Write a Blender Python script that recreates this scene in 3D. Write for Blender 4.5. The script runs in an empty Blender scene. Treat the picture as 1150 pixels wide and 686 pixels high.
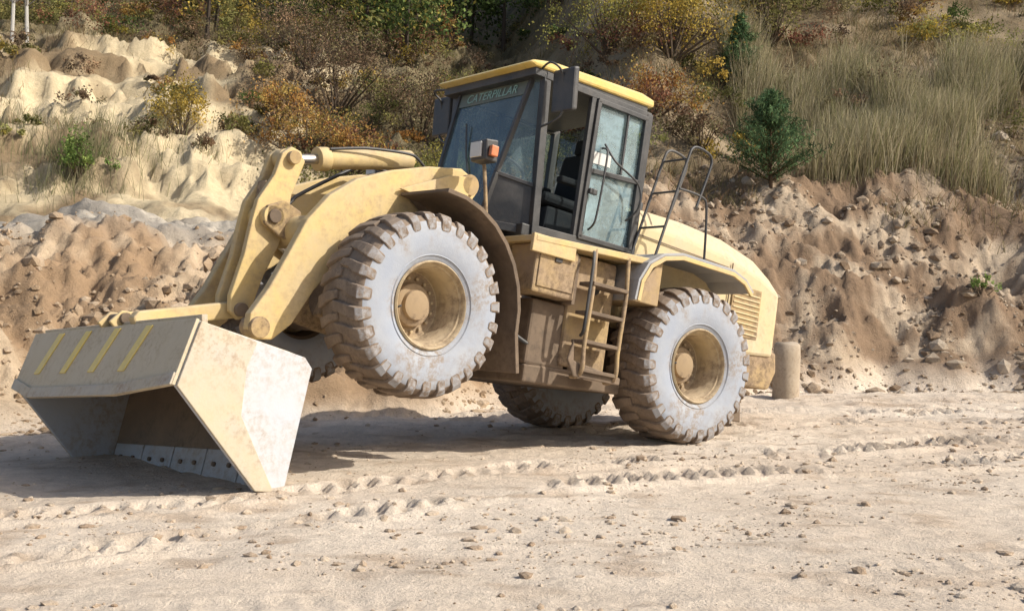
import bpy, bmesh, math, random
import numpy as np
from mathutils import Vector, Matrix
random.seed(4); RNG=np.random.default_rng(11)
scene=bpy.context.scene
rad=math.radians
# ------------------------------------------------------------ noise helpers
TABS={}
def vnoise(x,y,seed=0):
    if seed not in TABS: TABS[seed]=np.random.default_rng(seed+100).random((256,256))
    T=TABS[seed]
    xi=np.floor(x).astype(int); yi=np.floor(y).astype(int)
    fx=x-xi; fy=y-yi
    fx=fx*fx*(3-2*fx); fy=fy*fy*(3-2*fy)
    a=T[xi&255,yi&255]; b=T[(xi+1)&255,yi&255]; c=T[xi&255,(yi+1)&255]; d=T[(xi+1)&255,(yi+1)&255]
    return (a*(1-fx)+b*fx)*(1-fy)+(c*(1-fx)+d*fx)*fy
def fbm(x,y,o=4,seed=0,g=.5):
    s=0;a=1;t=0
    for i in range(o):
        s=s+a*vnoise(x*2**i+13.7*i,y*2**i+7.1*i,seed+i); t+=a; a*=g
    return s/t-.5
def ridged(x,y,o=4,seed=0):
    s=0;a=1;t=0
    for i in range(o):
        s=s+a*(1-np.abs(2*vnoise(x*2**i+3.7*i,y*2**i+9.1*i,seed+i)-1)); t+=a; a*=.55
    return s/t-.5
def sst(e0,e1,x):
    t=np.clip((x-e0)/(e1-e0),0,1); return t*t*(3-2*t)
# ------------------------------------------------------------ terrain height
BX=[-60,-12,-8,-5.6,-3,-1.3,1,4,10,60]; BY=[10.5,11.5,12.4,13.4,14.4,15.4,17.6,19.4,19.8,21]
RD=[0,.3,1,2.5,4.2,8.2,14,25,40,70]; RZ=[0,.4,1.0,2.5,3.9,6.6,10.3,17,22,27]
LD=[0,1,2.5,4,6,10,12,19,23,30,45,80]; LZ=[0,.6,1.5,2.15,2.3,2.9,3.6,7.4,9.0,11.5,17,24]
def base_d(x,y):
    return y-(np.interp(x,BX,BY)+fbm(x/1.7,y/1.7,3,50)*1.3)
TRK=[([-6,-2.4,.1,2.2,4.8,9],[4.9,7.0,9.2,10.2,11.2,12.6],1.0),([-6,-2.4,.1,2.2,4.8,9],[7.1,8.6,10.3,11.3,12.6,14.2],1.0),
     ([-4,0,4,9],[15.0,15.2,15.6,16.6],1.0),([1,4,9],[13.9,14.2,15.2],1.0),([-6,-1,2,9],[3.9,5.6,6.6,8.4],.3)]
def H(x,y):
    x=np.asarray(x,float); y=np.asarray(y,float)
    d=base_d(x,y)
    w=sst(-1,3.5,x)
    zr=np.interp(d,RD,RZ); zl=np.interp(d,LD,LZ)
    z=zr*w+zl*(1-w)
    m=sst(0,1.2,d)
    left=(1-w)
    up=sst(8,14,d)
    z=z+m*(fbm(x/3.2,y/3.2,3,1)*1.2)*(1-.5*up)
    z=z+m*(ridged(x/1.3,y/1.3,5,7)*.5)*(1-.45*up)
    z=z+m*(1-sst(4,6,d))*left*(fbm(x/.5,y/.5,5,21,.6)*.95+ridged(x/.2,y/.2,3,23)*.16)
    z=z+m*(1-sst(4,5.5,d))*w*(ridged(x/.6,y/.4,5,25)*.42+fbm(x/.3,y/.2,4,27,.65)*.42)
    tr=left*sst(4,5,d)*(1-sst(10,11.5,d)); z=z+tr*(ridged(x/1.8,y/.55,4,35)*.5+fbm(x/.4,y/.3,3,36,.6)*.2)
    oc=left*sst(10.5,13,d)*(1-sst(23,27,d))
    z=z+oc*(ridged(x/1.5+y*.15,y/1.9,5,31)*1.15+fbm(x/.6,y/.45,4,37,.65)*.85)
    # eroded benches in the bluff
    st=z/.9; fr=st-np.floor(st); z=z+oc*.9*.45*(sst(.25,.75,fr)-fr)
    z=np.where(m>0,np.maximum(z,-.02),z)
    f=1-sst(-.2,.6,d)
    z=z+f*(fbm(x/3,y/3,3,3)*.07+fbm(x/.45,y/.45,3,5)*.045+ridged(x/.16,y/.16,3,9)*.018)
    far=sst(10.5,13,y)*f
    z=z+far*(ridged(x/.9,y/.35,4,15)*.12)
    for k,(tx,ty,am) in enumerate(TRK):
        yc=np.interp(x,tx,ty)+.12*np.sin(x*.9+k)
        q=y-yc; s=x*1.25
        inside=(np.abs(q)<.27)&(x>tx[0])
        ph=(s/.21+np.abs(q)*1.6+k*.3+fbm(x/.4,y/.4,2,77)*.5)%1.0
        lug=sst(.05,.2,ph)*(1-sst(.4,.6,ph))
        fade=np.clip(fbm(x/.6,y/.6,3,40+k)*5+.75,0,1)*am
        z=z+np.where(inside,(-.026+.058*lug)*fade,0)*f
        z=z+f*fade*.04*np.exp(-((np.abs(q)-.34)/.06)**2)
    return z
def Hs(x,y): return float(H(np.array([x]),np.array([y]))[0])
# ------------------------------------------------------------ material helpers
def newmat(name):
    m=bpy.data.materials.new(name); m.use_nodes=True
    nt=m.node_tree; b=nt.nodes['Principled BSDF']; return m,nt,b
def N(nt,t,**k):
    n=nt.nodes.new(t)
    for a,v in k.items(): setattr(n,a,v)
    return n
def noise(nt,scale,detail=5,rough=.6,coord='Object'):
    tc=N(nt,'ShaderNodeTexCoord'); n=N(nt,'ShaderNodeTexNoise')
    n.inputs['Scale'].default_value=scale; n.inputs['Detail'].default_value=detail; n.inputs['Roughness'].default_value=rough
    nt.links.new(tc.outputs[coord],n.inputs['Vector']); return n.outputs['Fac']
def ramp(nt,src,p0,p1,c0=(0,0,0,1),c1=(1,1,1,1)):
    r=N(nt,'ShaderNodeValToRGB'); e=r.color_ramp.elements
    e[0].position=p0;e[1].position=p1;e[0].color=c0;e[1].color=c1
    nt.links.new(src,r.inputs[0]); return r.outputs[0]
def mixc(nt,f,a,b,bt='MIX'):
    m=N(nt,'ShaderNodeMix',data_type='RGBA',blend_type=bt)
    for s,v in ((m.inputs[0],f),(m.inputs[6],a),(m.inputs[7],b)):
        if hasattr(v,'links'): nt.links.new(v,s)
        else: s.default_value=v if isinstance(v,(float,int)) else (*v[:3],1)
    return m.outputs[2]
def mth(nt,op,a,b=None):
    m=N(nt,'ShaderNodeMath',operation=op)
    for i,v in enumerate((a,b)):
        if v is None: continue
        if hasattr(v,'links'): nt.links.new(v,m.inputs[i])
        else: m.inputs[i].default_value=v
    return m.outputs[0]
def bump(nt,b,h,st,dist):
    bp=N(nt,'ShaderNodeBump'); bp.inputs['Strength'].default_value=st; bp.inputs['Distance'].default_value=dist
    nt.links.new(h,bp.inputs['Height']); nt.links.new(bp.outputs[0],b.inputs['Normal'])
def paint(name,c,dust=(.50,.41,.30),dirt=(.20,.13,.08),amt=.5,rough=.55,dirtamt=.5,metal=0,sc=2.2,lo=.35,hi=.7,dl=.38,dh=.58,d2l=.48):
    m,nt,b=newmat(name)
    n1=noise(nt,sc,6,.65); n2=noise(nt,sc*6,7,.75); n3=noise(nt,sc*.9,3,.5)
    d1=mth(nt,'MULTIPLY',ramp(nt,n1,lo,hi),amt)
    geo=N(nt,'ShaderNodeNewGeometry'); sp=N(nt,'ShaderNodeSeparateXYZ'); nt.links.new(geo.outputs['Normal'],sp.inputs[0])
    upz=mth(nt,'MULTIPLY',mth(nt,'MAXIMUM',sp.outputs[2],0.0),.5)
    d1=mth(nt,'MINIMUM',mth(nt,'ADD',d1,upz),.94)
    c1=mixc(nt,d1,c,dust)
    d2=mth(nt,'MULTIPLY',mth(nt,'MULTIPLY',ramp(nt,n2,d2l,d2l+.2),ramp(nt,n3,dl,dh)),dirtamt)
    c2=mixc(nt,d2,c1,dirt)
    nt.links.new(c2,b.inputs['Base Color'])
    b.inputs['Metallic'].default_value=metal
    rr=mth(nt,'ADD',mth(nt,'MULTIPLY',d1,.35),rough); nt.links.new(rr,b.inputs['Roughness'])
    bump(nt,b,n2,.35,.010); return m
M_yel=paint('faded_yellow_paint',(.60,.43,.15),dust=(.52,.41,.25),dirt=(.30,.21,.13),amt=.9,dirtamt=.5,lo=.3,hi=.65,d2l=.45,dl=.34)
M_yel2=paint('dirty_yellow_paint',(.44,.31,.13),dust=(.34,.25,.165),dirt=(.13,.09,.06),amt=.95,dirtamt=.85,rough=.75,lo=.3,hi=.6,d2l=.42,dl=.32)
M_hood=paint('pale_yellow_paint',(.58,.46,.24),dust=(.53,.45,.32),dirt=(.30,.23,.15),amt=.9,dirtamt=.5)
M_roof=paint('roof_yellow_paint',(.66,.47,.11),dust=(.60,.50,.28),amt=.6,dirtamt=.3)
M_strip=paint('strip_yellow_paint',(.78,.60,.16),dust=(.72,.62,.34),amt=.4,dirtamt=.2)
M_rim=paint('rim_paint',(.50,.39,.22),dust=(.43,.34,.23),dirt=(.16,.11,.07),amt=.9,dirtamt=.75,rough=.8,d2l=.44,dl=.34)
M_rimd=paint('rim_inner_brown',(.30,.22,.13),dust=(.36,.27,.18),dirt=(.10,.07,.05),amt=.9,dirtamt=.85,rough=.85)  # darker brown than the rim, for the recessed disc
M_blk=paint('black_trim',(.018,.02,.024),dust=(.16,.15,.14),dirt=(.1,.08,.06),amt=.4,dirtamt=.3,rough=.4)
M_mud=paint('muddy_steel',(.11,.08,.055),dust=(.25,.185,.13),dirt=(.06,.045,.035),amt=.9,dirtamt=.6,rough=.8)
M_bsteel=paint('scraped_bucket_steel',(.44,.47,.52),dust=(.48,.47,.45),dirt=(.32,.23,.15),amt=.8,dirtamt=.7,rough=.45,metal=.0,sc=2.4,d2l=.46,dl=.36)
M_btan=paint('scraped_bucket_paint',(.48,.41,.28),dust=(.46,.43,.38),dirt=(.28,.18,.11),amt=.85,dirtamt=.75,rough=.55,sc=2.4,d2l=.46,dl=.35)
M_bgrey=paint('bucket_grey',(.50,.42,.28),dust=(.56,.49,.37),dirt=(.28,.20,.12),amt=.8,dirtamt=.6,rough=.55,sc=3)
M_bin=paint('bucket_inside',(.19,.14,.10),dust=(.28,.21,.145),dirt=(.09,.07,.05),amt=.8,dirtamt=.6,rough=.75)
M_fend=paint('fender_grey',(.27,.29,.33),dust=(.42,.39,.34),amt=.6,dirtamt=.3)
M_chrome=paint('rod_steel',(.6,.6,.6),amt=.3,dirtamt=.1,rough=.25,metal=.9)
M_side=paint('tire_sidewall',(.29,.32,.38),dust=(.38,.395,.42),dirt=(.245,.195,.15),amt=.85,dirtamt=.9,rough=.85,sc=3.0,d2l=.42,dl=.42,dh=.58)
M_sho=paint('tire_shoulder',(.25,.25,.26),dust=(.36,.355,.36),dirt=(.175,.125,.085),amt=.85,dirtamt=1.0,rough=.9,sc=3.4,d2l=.40,dl=.36,dh=.52)
M_tread=paint('tire_tread',(.16,.12,.09),dust=(.28,.215,.16),dirt=(.07,.055,.045),amt=.9,dirtamt=.7,rough=.9,sc=5)
M_seat=paint('seat_fabric',(.02,.021,.025),dust=(.06,.06,.06),amt=.3,dirtamt=.1,rough=.8)
M_conc=paint('weathered_concrete',(.36,.29,.21),dust=(.42,.35,.27),dirt=(.19,.14,.10),amt=.8,dirtamt=.6,rough=.9,sc=4,d2l=.45,dl=.36)
M_orange=paint('orange_lens',(.55,.14,.04),amt=.3,dirtamt=.2,rough=.3)
M_lens=paint('lamp_lens',(.60,.60,.58),amt=.3,dirtamt=.1,rough=.2)
M_teal=paint('sunstrip',(.03,.09,.09),amt=.2,dirtamt=.1,rough=.4)
M_text=paint('sunstrip_text',(.25,.5,.45),amt=.1,dirtamt=.1,rough=.5)
def glassmat(name,tint,gl,dust_reflf,dc=(.30,.40,.44)):
    m,nt,b=newmat(name); out=nt.nodes['Material Output']
    tr=N(nt,'ShaderNodeBsdfTransparent'); tr.inputs[0].default_value=(*tint,1)
    g=N(nt,'ShaderNodeBsdfGlossy'); g.inputs['Roughness'].default_value=.05; g.inputs[0].default_value=(.8,.9,.92,1)
    lw=N(nt,'ShaderNodeLayerWeight'); lw.inputs[0].default_value=.5
    f=mth(nt,'MINIMUM',mth(nt,'ADD',mth(nt,'MULTIPLY',mth(nt,'POWER',lw.outputs['Facing'],3.5),.8),.06*gl),.9)
    mx=N(nt,'ShaderNodeMixShader'); nt.links.new(f,mx.inputs[0]); nt.links.new(tr.outputs[0],mx.inputs[1]); nt.links.new(g.outputs[0],mx.inputs[2])
    df=N(nt,'ShaderNodeBsdfDiffuse'); df.inputs[0].default_value=(*dc,1)
    n=ramp(nt,noise(nt,2.5,6,.75),.35,.7); f2=mth(nt,'ADD',mth(nt,'MULTIPLY',n,dust_reflf),dust_reflf*.3)  # amount of diffuse coat: dust, and on the door a painted reflection
    m2=N(nt,'ShaderNodeMixShader'); nt.links.new(f2,m2.inputs[0]); nt.links.new(mx.outputs[0],m2.inputs[1]); nt.links.new(df.outputs[0],m2.inputs[2])
    nt.links.new(m2.outputs[0],out.inputs[0]); return m
M_glass=glassmat('side_glass',(.55,.64,.66),1.0,.04)
M_door=glassmat('dust_reflection_door_glass',(.60,.72,.76),1.4,.42,(.42,.60,.68))  # pale blue diffuse coat: some dust, plus the pane's reflection painted in
M_wind=glassmat('windscreen_glass',(.45,.55,.57),1.3,.34,(.26,.35,.38))
# vegetation + ground
def vegmat(name,trans=.3):
    m,nt,b=newmat(name); out=nt.nodes['Material Output']
    at=N(nt,'ShaderNodeAttribute',attribute_name='Col')
    df=N(nt,'ShaderNodeBsdfDiffuse'); tl=N(nt,'ShaderNodeBsdfTranslucent'); mx=N(nt,'ShaderNodeMixShader'); mx.inputs[0].default_value=trans
    nt.links.new(at.outputs['Color'],df.inputs[0]); nt.links.new(at.outputs['Color'],tl.inputs[0])
    nt.links.new(df.outputs[0],mx.inputs[1]); nt.links.new(tl.outputs[0],mx.inputs[2]); nt.links.new(mx.outputs[0],out.inputs[0]); return m
M_veg=vegmat('foliage')
M_ground,nt,b=newmat('earth')
at=N(nt,'ShaderNodeAttribute',attribute_name='Col')
nA=noise(nt,.9,8,.7); nB=noise(nt,7,8,.75); nC=noise(nt,45,5,.7)
v=mth(nt,'ADD',mth(nt,'ADD',mth(nt,'MULTIPLY',nA,.5),mth(nt,'MULTIPLY',nB,.8)),mth(nt,'MULTIPLY',nC,.5))
vv=mth(nt,'ADD',mth(nt,'MULTIPLY',v,1.15),.03)
cmb=N(nt,'ShaderNodeCombineColor')
for i in range(3): nt.links.new(vv,cmb.inputs[i])
col=mixc(nt,1.0,at.outputs['Color'],cmb.outputs[0],'MULTIPLY')
nt.links.new(col,b.inputs['Base Color']); b.inputs['Roughness'].default_value=.95; b.inputs['Specular IOR Level'].default_value=.15
hb=mth(nt,'ADD',mth(nt,'MULTIPLY',nB,1.0),mth(nt,'MULTIPLY',nC,.4)); bump(nt,b,hb,.7,.08)
# ------------------------------------------------------------ mesh from numpy
def npmesh(name,verts,faces,cols=None,mat=None,smooth=False):
    me=bpy.data.meshes.new(name); n=len(verts); k=faces.shape[1]; m=len(faces)
    me.vertices.add(n); me.vertices.foreach_set('co',np.asarray(verts,np.float32).ravel())
    me.loops.add(m*k); me.loops.foreach_set('vertex_index',faces.astype(np.int32).ravel())
    me.polygons.add(m); me.polygons.foreach_set('loop_start',np.arange(0,m*k,k,dtype=np.int32))
    me.polygons.foreach_set('loop_total',np.full(m,k,np.int32))
    me.polygons.foreach_set('use_smooth',np.full(m,smooth))
    me.update(calc_edges=True)
    if cols is not None:
        a=me.color_attributes.new('Col','FLOAT_COLOR','POINT')
        c=np.ones((n,4),np.float32); c[:,:3]=cols; a.data.foreach_set('color',c.ravel())
    if mat: me.materials.append(mat)
    o=bpy.data.objects.new(name,me); scene.collection.objects.link(o); return o
def lerp3(a,b,t): return a*(1-t[:,None])+b*t[:,None]
def T3(c,n): return np.tile(np.array(c,float),(n,1))
def cmix(c0,c1,t): return T3(c0,len(t))*(1-t[:,None])+np.array(c1)*t[:,None]
def ground_color(X,Y,Z):
    d=base_d(X,Y); w=sst(-1,3.5,X); n=len(X)
    c=T3([.655,.56,.455],n)
    t=np.clip(fbm(X/2.5,Y/1.2,4,60)*2.2+.4,0,1); c=lerp3(c,np.array([.55,.44,.335]),t*.75)
    t=np.clip(fbm(X/.35,Y/.2,3,66)*4-.25,0,1); c=lerp3(c,np.array([.40,.30,.215]),t*.7)
    t=sst(-1.5,-5,X)*.35; c=lerp3(c,np.array([.45,.345,.25]),t)
    m=sst(-.1,.5,d)
    lo_r=cmix([.21,.145,.095],[.44,.35,.255],np.clip(fbm(X/1.0,Y/.5,5,70,.6)*5+.12,0,1))
    lo_l=cmix([.30,.205,.125],[.48,.37,.255],np.clip(fbm(X/.9,Y/.9,5,74,.6)*5+.35,0,1))
    terr=cmix([.30,.27,.23],[.46,.41,.34],np.clip(fbm(X/2.5,Y/.4,4,75)*5+.4,0,1))
    k=sst(4.0,5.5,d)[:,None]; lo_l=lo_l*(1-k)+terr*k
    up_r=cmix([.16,.12,.07],[.30,.235,.155],np.clip(fbm(X/1.6,Y/1.6,4,78)*4+.2,0,1))
    layer=.5+.5*np.sin(Z*5.5+fbm(X/2,Y/2,3,88)*6)
    pal=cmix([.22,.16,.095],[.54,.445,.29],np.clip(fbm(X/2.2,Y/1.5,5,82,.6)*6+.30+.35*layer,0,1))
    gr=cmix([.11,.09,.05],[.21,.17,.10],np.clip(fbm(X/1.5,Y/1.5,4,86)*4+.4,0,1))
    pl=sst(-2.8,-5.2,X)[:,None]
    up_l=gr*(1-pl)+pal*pl
    k=sst(3.8,5.2,d)[:,None]; r=lo_r*(1-k)+up_r*k
    k=sst(9,11,d)[:,None]; l=lo_l*(1-k)+up_l*k
    e=r*w[:,None]+l*(1-w[:,None])
    k=sst(21,24,d)[:,None]; e=e*(1-k)+gr*k
    return c*(1-m[:,None])+e*m[:,None]
xs=np.concatenate([-20-np.geomspace(1,140,26)[::-1],np.arange(-20,-7,.10),np.arange(-7,9,.045),np.arange(9,20,.10),20+np.geomspace(.1,140,26)])
ys=np.concatenate([4.0-np.geomspace(.3,90,26)[::-1],np.arange(4.0,13,.04),np.arange(13,24.5,.055),np.arange(24.5,40,.12),40+np.geomspace(.1,160,40)])
GX,GY=np.meshgrid(xs,ys); X=GX.ravel();Y=GY.ravel(); Z=H(X,Y)
nx,ny=len(xs),len(ys)
idx=np.arange(nx*ny).reshape(ny,nx)
F=np.stack([idx[:-1,:-1],idx[:-1,1:],idx[1:,1:],idx[1:,:-1]],-1).reshape(-1,4)
npmesh('ground',np.stack([X,Y,Z],1),F,ground_color(X,Y,Z),M_ground,True)
# ------------------------------------------------------------ rocks / gravel
bm=bmesh.new(); bmesh.ops.create_icosphere(bm,subdivisions=1,radius=1); bm.verts.ensure_lookup_table()
IV=np.array([v.co[:] for v in bm.verts]); IF=np.array([[v.index for v in f.verts] for f in bm.faces]); bm.free()
def rocks(name,px,py,sz,cols,sink=.3,flat=.65):
    n=len(px); V=IV[None]*(1+RNG.uniform(-.32,.32,(n,len(IV),1)))
    V=V*(sz[:,None,None])*np.stack([RNG.uniform(.7,1.5,n),RNG.uniform(.7,1.3,n),RNG.uniform(flat*.6,flat*1.3,n)],1)[:,None,:]
    a=RNG.uniform(0,6.28,n)[:,None]; c,s=np.cos(a),np.sin(a)
    x=V[...,0]*c-V[...,1]*s; y=V[...,0]*s+V[...,1]*c
    pz=H(px,py)
    W=np.stack([x+px[:,None],y+py[:,None],V[...,2]+(pz+sz*sink*.3)[:,None]],-1).reshape(-1,3)
    FF=(IF[None]+(np.arange(n)*len(IV))[:,None,None]).reshape(-1,3)
    return npmesh(name,W,FF,np.repeat(cols,len(IV),0),M_ground,False)
n=15000; py=4.2+RNG.random(n)**1.2*14; px=RNG.uniform(-.48,.5,n)*py+.2
keep=(fbm(px/1.1,py/.6,3,90)+RNG.normal(0,.09,n)>0.04)&(base_d(px,py)<.2); px,py=px[keep],py[keep]; n=len(px)
sz=.004+.035*RNG.random(n)**9+.009*RNG.random(n)**1.5
cc=cmix([.36,.265,.185],[.60,.50,.39],RNG.random(n)); rocks('gravel',px,py,sz,cc)
n=24000; px=RNG.uniform(-13,13,n); dd=RNG.random(n)**1.2*6-.3; py=np.interp(px,BX,BY)+dd
keep=fbm(px/.9,py/.9,3,95)+RNG.normal(0,.12,n)>0; px,py=px[keep],py[keep]; n=len(px)
sz=.012+.13*RNG.random(n)**16+.036*RNG.random(n)**2.4
L=(px<1)[:,None]
cc=np.where(L,cmix([.30,.21,.13],[.49,.38,.27],RNG.random(n)),cmix([.21,.15,.10],[.47,.39,.30],RNG.random(n)**1.5))
rocks('embankment_rubble',px,py,sz,cc,sink=-.9,flat=.8)
# ------------------------------------------------------------ vegetation
class Veg:
    def __init__(s): s.V=[];s.C=[];s.F=[];s.n=0
    def add(s,V,C,F):
        s.V.append(V);s.C.append(C);s.F.append(F+s.n);s.n+=len(V)
    def leaves(s,P,size,cols,up=0.0,asp=.55):
        n=len(P); a=RNG.normal(size=(n,3)); a[:,2]+=up; a/=np.linalg.norm(a,axis=1)[:,None]
        b=RNG.normal(size=(n,3)); b-=a*(a*b).sum(1)[:,None]; b/=np.linalg.norm(b,axis=1)[:,None]
        sz=(size*RNG.uniform(.6,1.4,n))[:,None]
        V=np.stack([P-a*sz*.5,P+b*sz*asp*.5,P+a*sz*.5,P-b*sz*asp*.5],1).reshape(-1,3)
        s.add(V,np.repeat(cols,4,0),np.arange(4*n).reshape(-1,4))
    def blades(s,P,h,w,cols,lean=.25,plume=1.15):
        n=len(P); a=RNG.uniform(0,6.28,n); wx=np.stack([np.cos(a),np.sin(a)*.6,a*0],1)*(w/2)
        l=np.stack([RNG.normal(.08,lean,n),RNG.normal(0,lean,n),np.ones(n)],1)*h[:,None]
        mid=P+l*.55; bend=np.stack([l[:,0]*.5,l[:,1]*.4,-np.abs(l[:,0])*.2],1); top=P+l+bend
        V=np.stack([P-wx,P+wx,mid+wx*.8,mid-wx*.8,top+wx*.3,top-wx*.3],1).reshape(-1,3)
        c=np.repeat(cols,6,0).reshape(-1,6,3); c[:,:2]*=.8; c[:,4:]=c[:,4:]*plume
        i=np.arange(n)[:,None]*6; f1=i+np.array([[0,1,2,3]]); f2=i+np.array([[3,2,4,5]])
        s.add(V,c.reshape(-1,3),np.concatenate([f1,f2]))
    def branch(s,p0,p1,r0,r1,col,k=5):
        p0=np.array(p0,float);p1=np.array(p1,float); d=p1-p0; d/=np.linalg.norm(d)+1e-9
        u=np.cross(d,[.3,.9,.2]); u/=np.linalg.norm(u)+1e-9; v=np.cross(d,u)
        a=np.arange(k)*2*math.pi/k; ring=np.cos(a)[:,None]*u+np.sin(a)[:,None]*v
        V=np.concatenate([p0+ring*r0,p1+ring*r1]); i=np.arange(k); j=(i+1)%k
        s.add(V,np.tile(np.array(col,float)*1.0,(2*k,1)),np.stack([i,j,j+k,i+k],1))
    def make(s,name): return npmesh(name,np.concatenate(s.V),np.concatenate(s.F),np.concatenate(s.C),M_veg,False)
PAL={'yellow':[(.44,.32,.07),(.50,.36,.09),(.30,.24,.08)],'orange':[(.36,.18,.06),(.44,.26,.08),(.26,.15,.08),(.42,.31,.10)],
'brown':[(.19,.13,.085),(.24,.16,.10),(.14,.105,.075),(.22,.19,.10)],'olive':[(.15,.15,.055),(.20,.19,.07),(.26,.23,.085),(.12,.12,.05)],
'green':[(.09,.13,.045),(.125,.17,.055),(.08,.11,.04)],'lgreen':[(.19,.26,.08),(.24,.30,.09),(.14,.21,.06)],'ygreen':[(.32,.30,.09),(.25,.25,.09),(.38,.32,.08)],
'pine':[(.075,.125,.06),(.10,.155,.07),(.05,.09,.045)],'red':[(.20,.09,.06),(.25,.13,.08)]}
def pick(pal,n):
    a=np.array(PAL[pal]); return a[RNG.integers(0,len(a),n)]
def bush(vg,x,y,r,h,pal,n,leaf=.07,z=None,clumps=None,twig=True):
    z=Hs(x,y) if z is None else z
    K=clumps or max(8,int(n/55))
    th=RNG.uniform(0,6.28,K); ph=RNG.random(K)**.6; rr=RNG.random(K)**.45
    lump=1+.35*np.sin(th*2+x)+.2*np.sin(th*3+y)
    C=np.stack([np.cos(th)*r*rr*np.sqrt(1-.7*ph**2)*lump,np.sin(th)*r*rr*np.sqrt(1-.7*ph**2)*lump,h*(.12+.85*ph*(1-.3*rr)*RNG.uniform(.75,1.1,K))],1)+np.array([x,y,z])
    cl=pick(pal,K)*RNG.uniform(.55,1.35,(K,1))
    k=RNG.integers(0,K,n); P=C[k]+RNG.normal(size=(n,3))*np.array([.15*r,.15*r,.10*h])*RNG.uniform(.5,1.4,(K,1))[k]
    P[:,2]=np.maximum(P[:,2],z-.2)
    vg.leaves(P,leaf,cl[k]*RNG.uniform(.7,1.3,(n,1)))
    if twig:
        for i in range(min(K,22)):
            vg.branch((x+RNG.normal()*.04,y+RNG.normal()*.04,z-.1),C[i],.014*h+.006,.005,(.15,.115,.085),4)
def solo(name,*a,**k):
    v=Veg(); bush(v,*a,**k); return v.make(name)
solo('yellow_bush',-7.55,27.6,.75,1.35,'yellow',3000,leaf=.06)
solo('green_bush',-8.9,24.6,.42,.95,'lgreen',1600,leaf=.06)
for a in [(-4.6,27.2,1.15,1.35,'orange',4200),(-5.6,28.6,.8,1.2,'orange',2200),(-3.6,26.8,.8,1.0,'orange',2400)]: solo('orange_bush',*a,leaf=.06)
for a in [(-2.6,26.6,1.1,1.1,'ygreen',3200),(-1.5,27.5,1.0,1.3,'ygreen',2800)]: solo('yellow_green_bush',*a,leaf=.06)
for a in [(-4.5,30.6,1.7,2.4,'brown',6500),(-2.3,30.0,1.5,2.1,'brown',5200),(-5.6,33.2,1.5,2.2,'brown',4600),(-.2,30.0,1.5,2.0,'brown',4600)]: solo('brown_shrub',*a,leaf=.06)
for a in [(3.7,27.8,1.2,2.3,'yellow',4400),(2.3,29.0,1.2,2.2,'ygreen',4200),(4.3,30.6,1.3,2.2,'orange',4200),(3.0,25.8,1.0,1.2,'orange',2600),(3.9,24.9,.7,.9,'brown',1600)]: solo('autumn_shrub',*a,leaf=.065)
for a in [(6.3,29.2,.95,2.6,'olive',5000),(7.6,32.0,1.0,1.8,'olive',2600),(11.5,33.0,1.2,1.6,'green',2600)]: solo('olive_shrub',*a,leaf=.065)
for a in [(8.15,20.9,.26,.36,'lgreen',380),(9.0,20.6,.2,.26,'lgreen',220),(-8.2,24.6,.22,.35,'lgreen',260),(-6.4,29.5,.4,.5,'green',500)]: solo('weed_plant',*a,leaf=.05)
def pine(name,x,y,h,r,dens=46):
    v=Veg(); z=Hs(x,y); v.branch((x,y,z-.1),(x,y,z+h),.04,.01,(.13,.09,.06),6)
    L=int(h/.085)
    for i in range(L):
        t=i/L; zz=z+.04+h*t; R=r*(1-t)**.75*RNG.uniform(.7,1.3)
        for j in range(10 if t<.8 else 6):
            a=RNG.uniform(0,6.28); R2=R*RNG.uniform(.7,1.2); e=np.array([x+math.cos(a)*R2,y+math.sin(a)*R2,zz+R2*.5+.05]); s0=np.array([x,y,zz])
            v.branch(s0,e,.010,.003,(.12,.09,.05),3)
            m=dens; tt=RNG.random(m)**.6; P=s0+(e-s0)*tt[:,None]+RNG.normal(size=(m,3))*.035
            v.leaves(P,.10,pick('pine',m)*RNG.uniform(.6,1.9),up=.6,asp=.18)
    return v.make(name)
pine('pine_tree',4.95,23.0,1.7,.95)
pine('pine_tree',5.2,27.4,1.7,.55,34)
# tall dry grass on the right slope
vg=Veg(); n=64000; px=RNG.uniform(4.9,15.5,n); py=RNG.uniform(23.4,28.6,n)
dn=fbm(px/1.3,py/1.1,3,101)*2.2+RNG.normal(0,.10,n)+.10*sst(5,7.5,px)-.2*sst(27,28.6,py)-.06; k=dn>.0; px,py=px[k],py[k]; n=len(px)
cl=np.array([(.44,.38,.24),(.35,.31,.17),(.50,.44,.30),(.24,.24,.11),(.38,.32,.20)])[RNG.integers(0,5,n)]*RNG.uniform(.6,1.15,(n,1))
hh=RNG.uniform(.35,1.0,n)*(.75+.9*np.clip(fbm(px/.9,py/.9,2,104)+.4,0,1))
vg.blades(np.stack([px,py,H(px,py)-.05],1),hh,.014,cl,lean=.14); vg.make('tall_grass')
vg=Veg(); n=100000; py=RNG.uniform(22.5,41,n); px=RNG.uniform(-.52,.52,n)*py
dns=fbm(px/1.8,py/1.8,3,120)+RNG.normal(0,.09,n)-.17*sst(-4.0,-6,px)*(py<33)-.05
k=dns>.0; px,py=px[k],py[k]; n=len(px)
cl=np.array([(.34,.28,.16),(.26,.22,.11),(.18,.165,.08),(.28,.18,.10)])[RNG.integers(0,4,n)]*RNG.uniform(.6,1.1,(n,1))
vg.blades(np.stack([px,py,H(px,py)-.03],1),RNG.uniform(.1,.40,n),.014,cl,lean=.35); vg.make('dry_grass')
vg=Veg(); n=1700; px=np.concatenate([RNG.normal(-8.9,.6,n//2),RNG.normal(-9.3,1.5,n//2)]); py=np.concatenate([RNG.normal(24.8,.5,n//2),RNG.normal(26,.5,n//2)])
cl=np.array([(.36,.32,.19),(.26,.27,.13)])[RNG.integers(0,2,n)]*RNG.uniform(.6,1.1,(n,1))
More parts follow.
